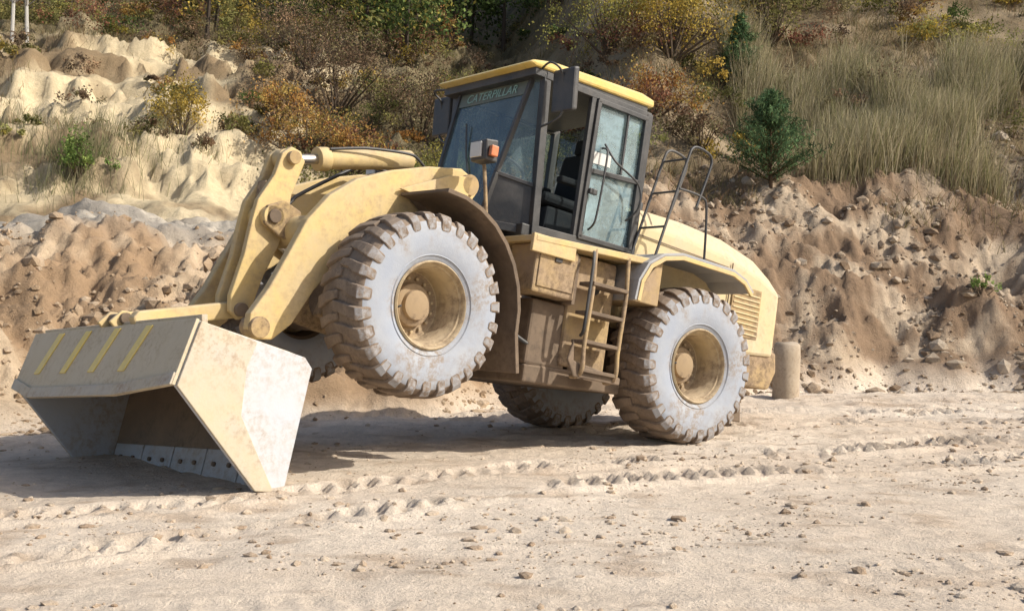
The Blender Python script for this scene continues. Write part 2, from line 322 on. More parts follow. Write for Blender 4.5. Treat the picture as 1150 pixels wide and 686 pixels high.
vg.blades(np.stack([px,py,H(px,py)-.03],1),RNG.uniform(.15,.65,n),.012,cl,lean=.2); vg.make('grass_tuft')
# low scrub patches
vg=Veg()
for i in range(460):
    y=RNG.uniform(24.5,43); u=RNG.uniform(-.48,.48); x=u*y
    sm=1.0
    if x<-5.0 and y<33.5:
        if RNG.random()<.5: continue
        sm=.6
    if x<-4 and y<25.5: continue
    if 4.8<x and y<29.5:
        if RNG.random()<.85: continue
    p=RNG.choice(['brown','olive','orange','ygreen','olive','yellow','green','red'],p=[.33,.22,.10,.11,.08,.06,.06,.04])
    r=RNG.uniform(.35,1.0)*sm; bush(vg,x,y,r,r*RNG.uniform(.7,1.5),p,int(650*r+200),leaf=.065,twig=False)
vg.make('hillside_scrub')
# distant woodland
vg=Veg()
for i in range(125):
    y=RNG.uniform(34.5,56); x=RNG.uniform(-.56,.56)*y
    if x>-3 and y<37: continue
    if x>6 and y<41: continue
    z=Hs(x,y); h=RNG.uniform(3.0,7.5)*(.75 if y<38 else 1); r=RNG.uniform(1.2,2.4)
    p=RNG.choice(['olive','green','yellow','orange','ygreen','brown'],p=[.28,.26,.12,.10,.15,.09])
    bush(vg,x,y,r,h,p,1900,leaf=.14,z=z+.1,clumps=38,twig=False)
    vg.branch((x,y,z-.2),(x+RNG.normal()*.2,y,z+h*.8),.08,.03,(.10,.08,.065),6)
    for j in range(6):
        a=RNG.uniform(0,6.28); zz=z+h*RNG.uniform(.3,.7); vg.branch((x,y,zz),(x+math.cos(a)*r*.7,y+math.sin(a)*r*.7,zz+.7),.03,.012,(.10,.08,.065),4)
vg.make('background_forest')
for (x,y) in [(-13.9,33.4),(-13.6,33.7),(-13.75,34.1)]:
    v=Veg(); z=Hs(x,y); p=np.array([x,y,z-.2])
    for i in range(6):
        q=p+np.array([RNG.normal()*.08,0,1.2]); c=(.62,.60,.56) if i%2==0 else (.52,.50,.46); v.branch(p,q,.055-.007*i,.055-.007*(i+1),c,7)
        for j in range(3):
            a=RNG.uniform(0,6.28); e=q+np.array([math.cos(a)*.9,math.sin(a)*.9,.6]); v.branch(q,e,.02,.006,(.3,.27,.24),3)
            if i>1: m=110; v.leaves(e+RNG.normal(size=(m,3))*.35,.08,pick('yellow',m)*RNG.uniform(.5,1.1))
        p=q
    v.make('birch_tree')
# ------------------------------------------------------------ loader
def empty(name,parent=None,mb=None,pinv=None):
    o=bpy.data.objects.new(name,None); scene.collection.objects.link(o)
    if parent: o.parent=parent
    if pinv is not None: o.matrix_parent_inverse=pinv
    if mb is not None: o.matrix_basis=mb
    return o
PITCH=rad(10.66)
LM=Matrix.Translation((1.124,13.28,.81))@Matrix.Rotation(rad(218),4,'Z')@Matrix.Rotation(-PITCH,4,'Y')
LD_=empty('wheel_loader',None,LM)
PV=Vector((3.35,1.3,0))
FR=empty('front_frame_pivot',LD_,Matrix.Translation(PV)@Matrix.Rotation(rad(4),4,'Z'))
CUR={'p':LD_,'inv':Matrix.Identity(4)}
def setp(p,inv=None): CUR['p']=p; CUR['inv']=inv if inv is not None else Matrix.Identity(4)
def fin(me,name,mats,bevel=0,smooth=False,segs=2):
    if not isinstance(mats,(list,tuple)): mats=[mats]
    for m in mats: me.materials.append(m)
    o=bpy.data.objects.new(name,me); scene.collection.objects.link(o)
    o.parent=CUR['p']; o.matrix_parent_inverse=CUR['inv']
    if smooth:
        for p in me.polygons: p.use_smooth=True
    if bevel:
        b=o.modifiers.new('bevel','BEVEL'); b.width=bevel; b.segments=segs; b.limit_method='ANGLE'; b.angle_limit=rad(35); b.harden_normals=False
    return o
def raw(name,V,Fs,mats,bevel=0,smooth=False,mi=None):
    me=bpy.data.meshes.new(name); bm=bmesh.new(); vs=[bm.verts.new(v) for v in V]
    for i,f in enumerate(Fs):
        try:
            q=bm.faces.new([vs[k] for k in f]); 
            if mi: q.material_index=mi[i]
        except ValueError: pass
    bmesh.ops.recalc_face_normals(bm,faces=bm.faces); bm.to_mesh(me); bm.free()
    return fin(me,name,mats,bevel,smooth)
def prism(name,pts,y0,y1,mat,bevel=.012):
    n=len(pts); V=[(x,y0,z) for x,z in pts]+[(x,y1,z) for x,z in pts]
    Fs=[list(range(n)),list(range(2*n-1,n-1,-1))]+[[i,(i+1)%n,(i+1)%n+n,i+n] for i in range(n)]
    return raw(name,V,Fs,mat,bevel)
def box(name,a,b_,mat,bevel=.012):
    return prism(name,[(a[0],a[2]),(b_[0],a[2]),(b_[0],b_[2]),(a[0],b_[2])],a[1],b_[1],mat,bevel)
def beam(name,p0,p1,w,h,mat,bevel=.006,upv=(0,0,1)):
    p0=Vector(p0);p1=Vector(p1);d=(p1-p0).normalized(); u=Vector(upv)
    if abs(d.dot(u))>.95: u=Vector((1,0,0))
    s=d.cross(u).normalized(); t=s.cross(d).normalized(); V=[]
    for p in (p0,p1):
        for a,c in ((-1,-1),(1,-1),(1,1),(-1,1)): V.append(p+s*a*w/2+t*c*h/2)
    return raw(name,V,[[0,1,2,3],[7,6,5,4],[0,1,5,4],[1,2,6,5],[2,3,7,6],[3,0,4,7]],mat,bevel)
def cyl(name,p0,p1,r,mat,r1=None,k=24,bevel=.006):
    p0=Vector(p0);p1=Vector(p1);d=(p1-p0).normalized(); u=Vector((0,0,1)) if abs(d.z)<.9 else Vector((1,0,0))
    s=d.cross(u).normalized(); t=s.cross(d).normalized(); r1=r if r1 is None else r1; V=[]
    for p,q in ((p0,r),(p1,r1)):
        for i in range(k):
            a=2*math.pi*i/k; V.append(p+(s*math.cos(a)+t*math.sin(a))*q)
    o=raw(name,V,[list(range(k)),list(range(2*k-1,k-1,-1))]+[[i,(i+1)%k,(i+1)%k+k,i+k] for i in range(k)],mat,bevel)
    for p in o.data.polygons:
        if len(p.vertices)==4: p.use_smooth=True
    return o
def tube(name,pts,r,mat):
    cu=bpy.data.curves.new(name,'CURVE'); cu.dimensions='3D'; cu.bevel_depth=r; cu.bevel_resolution=3; cu.use_fill_caps=True
    sp=cu.splines.new('BEZIER'); sp.bezier_points.add(len(pts)-1)
    P=[Vector(p) for p in pts]
    for i,p in enumerate(P):
        b=sp.bezier_points[i]; b.co=p
        a=P[max(i-1,0)]-p; c=P[min(i+1,len(P)-1)]-p
        la,lc=max(a.length,1e-6),max(c.length,1e-6); k=min(.05,la*.3 if la>1e-5 else 1,lc*.3 if lc>1e-5 else 1)
        b.handle_left_type=b.handle_right_type='FREE'
        if 0<i<len(P)-1:
            tdir=(c/lc-a/la); tdir=tdir.normalized() if tdir.length>1e-5 else c/lc
            b.handle_left=p-tdir*k*1.5; b.handle_right=p+tdir*k*1.5
        else: b.handle_left=p+a*.1; b.handle_right=p+c*.1
    cu.materials.append(mat)
    o=bpy.data.objects.new(name,cu); scene.collection.objects.link(o); o.parent=CUR['p']; o.matrix_parent_inverse=CUR['inv']; return o
def lathe(name,prof,mats,k=72,mi=None,closed=False,autos=True):
    V=[];n=len(prof)
    for i in range(k):
        a=2*math.pi*i/k
        for r,y in prof: V.append((r*math.cos(a),y,r*math.sin(a)))
    Fs=[];M=[]
    for i in range(k):
        j=(i+1)%k
        for q in range(n if closed else n-1):
            q2=(q+1)%n
            Fs.append([i*n+q,i*n+q2,j*n+q2,j*n+q]); M.append(mi[q] if mi else 0)
    me=bpy.data.meshes.new(name); me.from_pydata(V,[],Fs)
    for p,m in zip(me.polygons,M): p.material_index=m
    me.validate(); bm=bmesh.new(); bm.from_mesh(me); bmesh.ops.remove_doubles(bm,verts=bm.verts,dist=1e-4); bmesh.ops.recalc_face_normals(bm,faces=bm.faces)
    if autos:
        for e in bm.edges:
            if len(e.link_faces)==2 and e.calc_face_angle(0)>rad(38): e.smooth=False
    bm.to_mesh(me); bm.free()
    return fin(me,name,mats,0,True)
def wheel(tag,x,y,sgn,ang):
    par,inv=CUR['p'],CUR['inv']
    w=empty('wheel_'+tag,par,Matrix.Translation((x,y,0))@Matrix.Rotation(0 if sgn>0 else math.pi,4,'Z')@Matrix.Rotation(ang,4,'Y'),inv)
    setp(w)
    prof=[(.36,-.24),(.40,-.27),(.47,-.297),(.57,-.306),(.66,-.298),(.72,-.285),(.765,-.235),(.778,-.1),(.782,0),(.778,.1),(.765,.235),(.72,.285),(.66,.298),(.57,.306),(.47,.297),(.40,.27),(.36,.24)]
    mi=[0]*4+[1]+[2]*6+[1]+[0]*4
    lathe('tire',prof,[M_side,M_side,M_tread],96,mi)
    lathe('sidewall_ring',[(.422,.278),(.43,.292),(.438,.284)],[M_side],72)
    V=[];Fs=[];MI=[]; nl=27
    for side in (1,-1):
        for i in range(nl):
            a0=2*math.pi*(i+(.5 if side<0 else 0))/nl+random.uniform(-.012,.012)
            wear=random.uniform(-.008,.004)
            secs=[(-.03,.75,.806,.07,.052),(.10,.75,.812,.045,.062),(.20,.74,.806,.0,.072),(.268,.70,.785,-.02,.078),(.303,.66,.735,-.02,.074),(.303,.64,.665,-.02,.05)]
            st=len(V)
            jw=random.uniform(.82,1.14)
            for (yy,rb,rt,ao,hw) in secs:
                for (rr,s_) in ((rb,-1),(rt+wear,-1),(rt+wear,1),(rb,1)):
                    hh=hw*(1.0 if rr==rb else .84)*jw
                    a=a0+ao+s_*hh+random.uniform(-.006,.006)
                    V.append((rr*math.cos(a),yy*side+random.uniform(-.004,.004),rr*math.sin(a)))
            for q in range(len(secs)-1):
                b0=st+q*4
                for e in range(4):
                    e2=(e+1)%4
                    Fs.append([b0+e,b0+e2,b0+4+e2,b0+4+e]); MI.append(0 if q>=3 and e==1 else 1)
            Fs.append([st,st+1,st+2,st+3]); MI.append(1); e=st+(len(secs)-1)*4; Fs.append([e,e+1,e+2,e+3]); MI.append(0)
    raw('tread_lugs',V,Fs,[M_sho,M_tread],bevel=.013,mi=MI)
    lathe('rim',[(.375,.22),(.385,.275),(.372,.288),(.358,.275),(.352,.245),(.338,.235),(.335,.215),(.322,.20),(.308,.05),(.298,-.03),(.275,-.045)],[M_rim],64)
    lathe('rim_disc',[(.29,-.035),(.275,-.045),(.20,-.05),(.185,.02),(.165,.035),(.135,.035),(.128,.075),(.10,.085),(.0005,.088)],[M_rimd],48)
    for i in range(16):
        a=2*math.pi*i/16; cyl('wheel_bolt',(.235*math.cos(a),-.06,.235*math.sin(a)),(.235*math.cos(a),-.018,.235*math.sin(a)),.015,M_rim,k=6,bevel=0)
    cyl('valve',(.33,.20,.0),(.30,.25,.02),.009,M_blk,k=8,bevel=0)
    lathe('rim_back',[(.375,-.22),(.335,-.2),(.30,-.04)],[M_mud],48)
    setp(par,inv)
setp(LD_)
wheel('rear_left',0,1.0,1,.1); wheel('rear_right',0,-1.0,-1,.4)
cyl('rear_axle',(0,-.8,0),(0,.8,0),.16,M_mud)
prism('rear_frame',[(1.9,-.38),(1.9,.1),(1.3,.45),(-1.6,.45),(-1.65,.1),(-.4,-.12),(.6,-.38)],-.42,.42,M_mud,.02)
prism('belly_guard',[(2.0,-.47),(2.0,-.30),(.75,-.24),(.75,-.42)],-.9,.95,M_mud,.02)
def loft(name,st,mat,bevel=.03):
    V=[];k=None
    for x,sec in st:
        ring=[(x,y,z) for y,z in sec]+[(x,-y,z) for y,z in reversed(sec)]; k=len(ring); V+=ring
    Fs=[list(range(k)),list(range(len(V)-1,len(V)-k-1,-1))]
    for s in range(len(st)-1):
        for i in range(k):
            j=(i+1)%k; Fs.append([s*k+i,s*k+j,(s+1)*k+j,(s+1)*k+i])
    return raw(name,V,Fs,mat,bevel)
loft('engine_hood',[(.62,[(.62,.3),(.64,1.42),(.50,1.60)]),(-.2,[(.66,.3),(.68,1.40),(.54,1.60)]),(-.85,[(.70,.3),(.72,1.33),(.56,1.55)]),(-1.4,[(.73,.32),(.74,1.20),(.58,1.42)]),(-1.74,[(.73,.35),(.73,1.08),(.56,1.26)]),(-1.82,[(.66,.38),(.66,1.0),(.5,1.15)])],M_hood,.035)
box('louver_panel',(-1.44,.72,.50),(-.96,.739,1.06),M_yel2,.004)
for i in range(9):
    z=.53+i*.055; box('side_louver',(-1.42,.740,z),(-.98,.750,z+.018),M_hood,.004)
beam('hood_panel_seam',(-.90,.722,.45),(-.90,.742,1.28),.012,.01,M_mud,0)
beam('hood_seam',(.6,.652,1.30),(-.85,.726,1.22),.006,.012,M_mud,0)
prism('counterweight',[(-1.15,-.05),(-1.1,.42),(-1.86,.42),(-1.9,.2),(-1.8,-.02)],-.72,.70,M_yel2,.03)
box('rear_hitch',(-2.0,-.15,-.18),(-1.7,.15,.05),M_mud)
prism('tow_plate',[(-1.25,-.42),(-1.25,0),(-1.7,0),(-1.78,-.42)],.3,.36,M_mud)
cyl('exhaust_stack',(-.3,-.3,1.55),(-.32,-.3,1.9),.06,M_blk); cyl('air_precleaner',(.1,-.42,1.55),(.1,-.42,1.8),.09,M_blk)
def sheet(name,pl,y0,y1,th,mat,bevel=.006):
    n=len(pl); out=[]
    for i in range(n):
        a=Vector(pl[max(i-1,0)]);b_=Vector(pl[min(i+1,n-1)]); d=(b_-a).normalized(); nn=Vector((-d.y,d.x)); out.append((pl[i][0]+nn.x*th,pl[i][1]+nn.y*th))
    return prism(name,list(pl)+out[::-1],y0,y1,mat,bevel)
for s,(ya,yb) in (('left',(.66,1.27)),('right',(-1.27,-.66))):
    pl=[(.98,.50),(.96,.70),(.86,.88),(.68,1.00),(.42,1.06),(-.35,1.05),(-.55,.99),(-.68,.88)]
    sheet('rear_fender_'+s,pl,ya,yb,-.03,M_fend)
    e=1.27 if s=='left' else -1.27
    sheet('fender_lip_'+s,pl,e-.015,e+.012,.045,M_yel)
prism('platform_deck',[(.62,.90),(2.25,.82),(2.25,.88),(.62,.97)],-1.15,1.18,M_yel,.01)
prism('rear_deck',[(.99,.5),(.66,.97),(.62,.97),(.62,.5)],.62,1.2,M_yel2,.01)
box('deck_valance',(1.75,1.13,.72),(2.28,1.175,.89),M_yel,.008)
box('battery_box',(1.66,.72,.36),(2.18,1.12,.82),M_yel2,.02)
box('battery_box_lid',(1.70,1.12,.42),(2.14,1.135,.74),M_yel2,.006)
box('latch',(1.88,1.135,.68),(1.96,1.15,.73),M_blk,.003)
box('step_tank',(1.02,.5,-.25),(1.60,.98,.84),M_yel2,.03)
cyl('tank_cap',(1.3,.98,.55),(1.3,1.01,.55),.06,M_blk)
box('tank_lower',(1.5,.5,-.3),(2.0,.94,.33),M_mud,.03)
prism('fuel_line_guard',[(1.62,.33),(1.66,.33),(1.66,.80),(1.62,.80)],.95,1.10,M_mud,.004)
for x in (1.06,1.50):
    tube('ladder_rail',[(x,1.16,.9),(x+.02,1.22,.5),(x+.05,1.24,-.05),(x+.03,1.22,-.3),(x,1.05,-.34)],.022,M_yel2)
for z in (-.29,-.02,.26,.54): box('ladder_step',(1.08,1.03,z),(1.54,1.25,z+.035),M_mud,.005)
tube('grab_rail',[(1.55,1.17,.05),(1.60,1.26,.1),(1.60,1.27,.75),(1.55,1.2,.86)],.016,M_blk)
prism('step_bracket',[(1.0,-.35),(1.6,-.35),(1.7,-.2),(1.65,.0),(1.62,-.2),(1.0,-.28)],1.18,1.21,M_mud)
for i in range(7):
    y=-.2+.17*i; tube('hydraulic_hose',[(1.5,y,.35-.03*i),(1.95,y+.1,.25-.06*i),(2.4,y,.3-.03*i),(2.7,y*.8,.4)],.02,M_blk)
cyl('steering_cylinder',(1.3,.42,.0),(2.3,.5,.02),.05,M_yel2); cyl('hitch_pin',(1.75,0,-.4),(1.75,0,.55),.1,M_mud)
for y in (1.16,.80):
    tube('handrail',[(.72,y,.96),(.40,y,2.18),(.33,y,2.23),(.12,y,2.20),(.08,y,2.12),(.22,y,1.62)],.015,M_blk)
tube('handrail',[(.50,1.16,1.75),(.10,1.16,1.72),(.0,1.16,1.05)],.013,M_blk)
for f in (.3,.62,.92): 
    x=.72+(.40-.72)*f; z=.96+1.22*f; tube('handrail_rung',[(x,.80,z),(x,1.16,z)],.012,M_blk)
# ---- cab
prism('cab_roof',[(.66,2.60),(2.26,2.555),(2.34,2.575),(2.29,2.61),(2.05,2.66),(.85,2.71),(.66,2.68)],-.80,.80,M_roof,.03)
prism('roof_liner',[(.72,2.50),(2.24,2.48),(2.24,2.565),(.72,2.605)],-.77,.77,M_blk,.006)
box('cab_floor',(.64,-.76,.92),(2.12,.76,1.04),M_blk)
prism('cab_front_floor',[(2.0,.85),(2.36,.88),(2.40,1.02),(2.0,1.02)],-.46,.46,M_blk)
for s in (1,-1):
    y=.75*s
    beam('rear_pillar',(.68,y,1.0),(.68,y,2.53),.07,.08,M_blk); beam('door_pillar',(1.46,y,1.0),(1.46,y,2.53),.055,.06,M_blk)
    beam('front_pillar',(1.97,y,.92),(2.08,y*.98,2.53),.075,.085,M_blk)
    beam('windscreen_pillar',(2.13,.60*s,2.52),(2.335,.515*s,1.5),.045,.05,M_blk); beam('windscreen_pillar_lower',(2.335,.515*s,1.5),(2.40,.43*s,1.0),.045,.05,M_blk)
    beam('corner_bar',(2.335,.515*s,1.5),(2.005,y,1.42),.03,.04,M_blk)
    beam('sill',(.66,y,1.03),(1.99,y,1.0),.07,.09,M_blk); beam('header',(.66,y,2.51),(2.1,y,2.51),.06,.07,M_blk)
    beam('corner_sill',(1.97,y,.98),(2.40,.43*s,1.0),.05,.08,M_blk)
    g=.755*s
    raw('door_glass',[(.71,g,1.07),(1.44,g,1.07),(1.44,g,2.48),(.71,g,2.48)],[[0,1,2,3]],M_door if s>0 else M_glass)
    if s<0: raw('side_glass',[(1.49,g,1.4),(1.96,g,1.4),(2.06,g,2.48),(1.49,g,2.48)],[[0,1,2,3]],M_glass); box('side_lower_panel',(.68,-.77,1.03),(2.0,-.74,1.42),M_blk,.004)
    raw('corner_glass',[(2.02,y,1.44),(2.335,.515*s,1.5),(2.13,.60*s,2.5),(2.08,y*.98,2.5)],[[0,1,2,3]],M_wind)
    raw('corner_panel',[(1.985,y,1.02),(2.40,.43*s,1.03),(2.335,.515*s,1.49),(2.01,y,1.41)],[[0,1,2,3]],M_glass if s<0 else M_blk)
    prism('lower_side_panel',[(1.97,.72),(2.0,1.0),(.66,1.0),(.66,.93)],y-.02,y+.022,M_blk,.004)
for p0,p1 in (((.73,.785,1.05),(.73,.785,2.46)),((1.42,.785,1.05),(1.40,.785,2.46)),((.71,.785,2.46),(1.42,.785,2.46)),((.71,.785,1.06),(1.44,.785,1.06)),((.73,.785,1.78),(1.41,.785,1.74))): beam('door_frame',p0,p1,.04,.05,M_blk)
beam('window_divider',(.98,.78,1.80),(.98,.78,2.44),.025,.025,M_blk)
raw('window_sticker',[(1.12,.762,1.84),(1.36,.762,1.83),(1.36,.762,1.95),(1.12,.762,1.96)],[[0,1,2,3]],M_lens)
box('door_handle',(1.30,.80,1.50),(1.40,.84,1.56),M_blk)
tube('door_grab',[(1.32,.79,1.15),(1.34,.90,1.22),(1.30,.90,1.95),(1.28,.79,2.0)],.011,M_blk)
tube('door_grab',[(1.25,.79,2.05),(1.18,.90,1.88),(.82,.90,1.72),(.78,.90,1.5),(.84,.79,1.35)],.011,M_blk)
raw('windscreen',[(2.13,-.60,2.5),(2.13,.60,2.5),(2.335,.515,1.5),(2.335,-.515,1.5)],[[0,1,2,3]],M_wind)
raw('windscreen_lower',[(2.335,-.515,1.5),(2.335,.515,1.5),(2.40,.43,1.02),(2.40,-.43,1.02)],[[0,1,2,3]],M_wind)
raw('sunstrip',[(2.138,-.59,2.495),(2.138,.59,2.495),(2.175,.575,2.33),(2.175,-.575,2.33)],[[0,1,2,3]],M_teal)
beam('windscreen_header',(2.13,-.6,2.52),(2.13,.6,2.52),.05,.06,M_blk); beam('windscreen_sill',(2.40,-.43,1.0),(2.40,.43,1.0),.05,.08,M_blk)
raw('rear_glass',[(.67,-.72,1.5),(.67,.72,1.5),(.67,.72,2.5),(.67,-.72,2.5)],[[0,1,2,3]],M_glass)
box('rear_wall',(.65,-.74,1.0),(.69,.74,1.5),M_blk)
tc=bpy.data.curves.new('sunstrip_lettering','FONT'); tc.body='CATERPILLAR'; tc.size=.14; tc.align_x='CENTER'; tc.extrude=.001; tc.materials.append(M_text)
to=bpy.data.objects.new('sunstrip_lettering',tc); scene.collection.objects.link(to); to.parent=LD_
to.matrix_basis=Matrix(((0,-.218,.976,2.178),(1,0,0,0),(0,.976,.218,2.36),(0,0,0,1)))
tube('wiper',[(2.36,.1,1.45),(2.30,-.1,1.75),(2.25,-.25,2.1)],.010,M_blk)
prism('seat_base',[(.95,1.04),(1.45,1.04),(1.42,1.42),(.98,1.42)],-.22,.22,M_seat,.03)
prism('seat_cushion',[(.92,1.42),(1.5,1.44),(1.5,1.56),(.92,1.54)],-.26,.26,M_seat,.05)
prism('seat_back',[(.84,1.5),(1.02,1.5),(.92,2.12),(.76,2.1)],-.27,.27,M_seat,.05); prism('head_rest',[(.78,2.12),(.88,2.13),(.86,2.3),(.77,2.3)],-.15,.15,M_seat,.03)
for s in (.32,-.32): box('arm_rest',(1.0,s-.05,1.66),(1.4,s+.05,1.73),M_seat,.02)
prism('dash_column',[(1.85,1.04),(2.1,1.04),(1.98,1.65),(1.86,1.65)],-.09,.09,M_blk,.02)
sw=empty('steering_wheel',LD_,Matrix.Translation((1.84,0,1.72))@Matrix.Rotation(rad(-28),4,'Y'))
setp(sw); lathe('steering_ring',[(.19+.016*math.cos(t),.016*math.sin(t)) for t in [i*math.pi/4 for i in range(8)]],[M_blk],32,closed=True)
for o in list(sw.children): o.rotation_euler=(rad(90),0,0)
setp(LD_)
box('side_console',(1.0,-.62,1.04),(1.7,-.40,1.6),M_seat,.03)
for s in (1,-1):
    tube('mirror_arm',[(2.16,.76*s,2.56),(2.22,1.0*s,2.56),(2.10,1.02*s,2.48),(2.05,1.02*s,2.1),(2.08,.78*s,2.0)],.011,M_blk)
    prism('mirror',[(1.99,2.14),(2.06,2.12),(2.10,2.54),(2.03,2.56)],.86*s if s>0 else -1.18,1.18 if s>0 else -.86,M_blk,.02)
    tube('lamp_post',[(2.72,.98*s,.98),(2.76,.95*s,1.25),(2.78,.92*s,1.42)],.018,M_yel2)
    ya,yb=sorted((.80*s,1.04*s)); prism('headlamp_housing',[(2.72,1.44),(2.86,1.44),(2.88,1.63),(2.74,1.65)],ya,yb,M_blk,.015)
    prism('headlamp_lens',[(2.865,1.47),(2.885,1.47),(2.897,1.61),(2.877,1.61)],ya+.02,yb-.06,M_lens,.004)
    box('turn_signal',(2.76,(1.04*s if s>0 else -1.09),1.48),(2.84,(1.09*s if s>0 else -1.04),1.58),M_orange,.01)
# ---- front frame
INV=Matrix.Translation(-PV); setp(FR,INV)
wheel('front_left',3.35,1.0,1,.25); wheel('front_right',3.35,-1.0,-1,.6)
cyl('front_axle',(3.35,-.8,0),(3.35,.8,0),.17,M_mud); cyl('final_drive',(3.35,.5,0),(3.35,.85,0),.27,M_mud); cyl('final_drive',(3.35,-.85,0),(3.35,-.5,0),.27,M_mud); cyl('differential',(3.1,0,0),(3.65,0,0),.25,M_mud,r1=.18)
for s in (1,-1):
    ya,yb=sorted((.30*s,.42*s)); prism('tower_plate',[(2.0,-.4),(3.4,-.28),(3.9,-.2),(3.75,.3),(3.15,1.1),(2.75,1.42),(2.5,1.4),(2.35,.6),(1.95,.45)],ya,yb,M_yel2,.02)
    ya,yb=sorted((.50*s,.60*s))
    arm=[(2.55,1.36),(2.72,1.42),(3.1,1.34),(3.5,1.20),(3.85,1.03),(4.10,.82),(4.28,.56),(4.41,.22),(4.53,-.08),(4.66,-.32),(4.66,-.45),(4.56,-.52),(4.42,-.50),(4.26,-.34),(4.10,-.02),(3.96,.18),(3.78,.34),(3.5,.52),(3.1,.78),(2.75,1.02),(2.55,1.14),(2.48,1.26)]
    prism('lift_arm',arm,ya,yb,M_yel,.015)
    cyl('arm_pivot_boss',(2.63,(.47)*s,1.28),(2.63,.66*s,1.28),.10,M_yel2); cyl('arm_bucket_boss',(4.57,.44*s,-.42),(4.57,.64*s,-.42),.09,M_yel2)
    cyl('lift_cylinder',(2.75,.46*s,-.02),(3.45,.46*s,.28),.085,M_yel2); cyl('lift_rod',(3.45,.46*s,.28),(3.95,.46*s,.48),.045,M_chrome)
    ya,yb=sorted((.62*s,1.30*s))
    pl=[(3.35+1.0*math.cos(t),1.02*math.sin(t)) for t in [rad(a) for a in (88,100,112,124,136,148,160,172,184)]]+[(2.27,-.42)]
    sheet('front_fender',pl,ya,yb,.03,M_mud,.006)
    e=1.30*s; sheet('front_fender_edge',pl,e-.012,e+.012,.04,M_mud,.004)
    raw('fender_side_web',[(3.35,.62*s,1.02)]+[(p[0],.64*s,p[1]) for p in pl[:6]]+[(2.5,.64*s,.3),(2.9,.64*s,.75)],[list(range(9))],M_mud)
    prism('fender_top_panel',[(3.42,1.045),(2.95,1.00),(2.66,1.0),(2.62,1.36),(2.9,1.30)],*sorted((.625*s,.66*s)),M_yel,.006)
box('front_frame_deck',(2.2,-.6,.55),(2.6,.6,.95),M_mud)
cyl('arm_cross_tube',(4.12,-.5,.50),(4.12,.5,.50),.14,M_yel)
bc=[(4.12,1.14),(4.18,1.22),(4.28,1.24),(4.36,1.16),(4.40,.95),(4.52,.70),(4.54,.52),(4.56,.2),(4.62,-.16),(4.60,-.30),(4.50,-.36),(4.41,-.28),(4.34,.05),(4.24,.35),(4.20,.60),(4.20,.82)]
for ya,yb in ((.07,.14),(-.14,-.07)): prism('bellcrank_plate',bc,ya,yb,M_yel,.012)
box('bellcrank_web',(4.28,-.07,.25),(4.44,.07,.9),M_yel2)
cyl('bellcrank_pin',(4.38,-.22,.58),(4.38,.22,.58),.10,M_yel); cyl('bellcrank_pin_cap',(4.38,.22,.58),(4.38,.245,.58),.06,M_mud)
cyl('bellcrank_top_pin',(4.26,-.2,1.14),(4.26,.2,1.14),.06,M_yel2); cyl('bellcrank_bottom_pin',(4.51,-.19,-.27),(4.51,.19,-.27),.06,M_mud)
for ya,yb in ((.17,.22),(-.22,-.17)): prism('bellcrank_mount',[(4.05,.38),(4.12,.68),(4.3,.74),(4.46,.66),(4.46,.5),(4.3,.42)],ya,yb,M_yel2)
cyl('tilt_rod',(4.26,0,1.14),(3.85,0,1.25),.045,M_chrome); cyl('tilt_cylinder',(3.9,0,1.24),(2.9,0,1.50),.095,M_yel); cyl('tilt_cylinder_gland',(3.93,0,1.23),(3.82,0,1.26),.11,M_yel)
cyl('cylinder_eye',(4.26,-.06,1.14),(4.26,.06,1.14),.09,M_yel)
tube('hydraulic_hose',[(2.7,.15,1.35),(3.0,.2,1.50),(3.5,.14,1.44),(3.85,.08,1.34)],.014,M_blk)
tube('hydraulic_hose',[(2.7,-.25,1.35),(3.2,-.3,1.40),(3.9,-.3,.9),(4.3,-.25,.3)],.018,M_blk)
prism('tilt_link',[(4.44,-.22),(4.52,-.20),(5.36,-.44),(5.40,-.50),(5.36,-.57),(5.28,-.56),(4.48,-.34),(4.42,-.29)],-.055,.055,M_yel,.015)
# ---- bucket
BW=3.04
BM=Matrix.Translation((-1.771,9.303,-.02))@Matrix.Rotation(rad(223),4,'Z')@Matrix.Rotation(rad(3.2),4,'X')
BK=empty('bucket',LD_,LM.inverted()@BM); setp(BK)
side=[(0,0),(-.27,.86),(-.30,.95),(-.24,1.04),(.67,1.34),(.88,.87),(.26,.04)]
for nm,ya,yb in (('bucket_side_near',-.03,0),('bucket_side_far',-BW,-BW+.03)): prism(nm,side,ya,yb,M_bsteel,.004)
cut=[(.668,1.338),(.88,.87),(.262,.042),(.10,.018),(.36,.62),(.30,.98),(.20,1.17)]
prism('side_wear_plate',cut,.0015,.028,M_btan,.006); prism('side_wear_plate_far',cut,-BW-.028,-BW-.0015,M_btan,.006)
shell=[(.02,-.01),(-.26,.86),(-.29,.95),(-.23,1.03),(-.1,1.08),(.66,1.33)]
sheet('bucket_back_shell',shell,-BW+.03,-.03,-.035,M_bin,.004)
sheet('bucket_back_outer',[(p[0]-.003,p[1]+.002) for p in shell],-BW+.028,-.028,.012,M_bgrey,.003)
def P2(t,y,off=0):
    d=Vector((.408,-.913)); n_=Vector((.913,.408)); return (.67+d.x*t+n_.x*off,y,1.34+d.y*t+n_.y*off)
ys_=[-.0,-.9,-2.6,-BW]; ex=[.515,.60,.62,.53]; V=[]
for off in (0,.03):
    for y,e in zip(ys_,ex): V.append(P2(-.01,y,off)); V.append(P2(e,y,off))
Fs=[]
for i in range(3):
    a=2*i; Fs.append([a,a+1,a+3,a+2]); Fs.append([8+a,8+a+1,8+a+3,8+a+2]); Fs.append([a,a+2,8+a+2,8+a]); Fs.append([a+1,a+3,8+a+3,8+a+1])
Fs+= [[0,1,9,8],[6,7,15,14]]
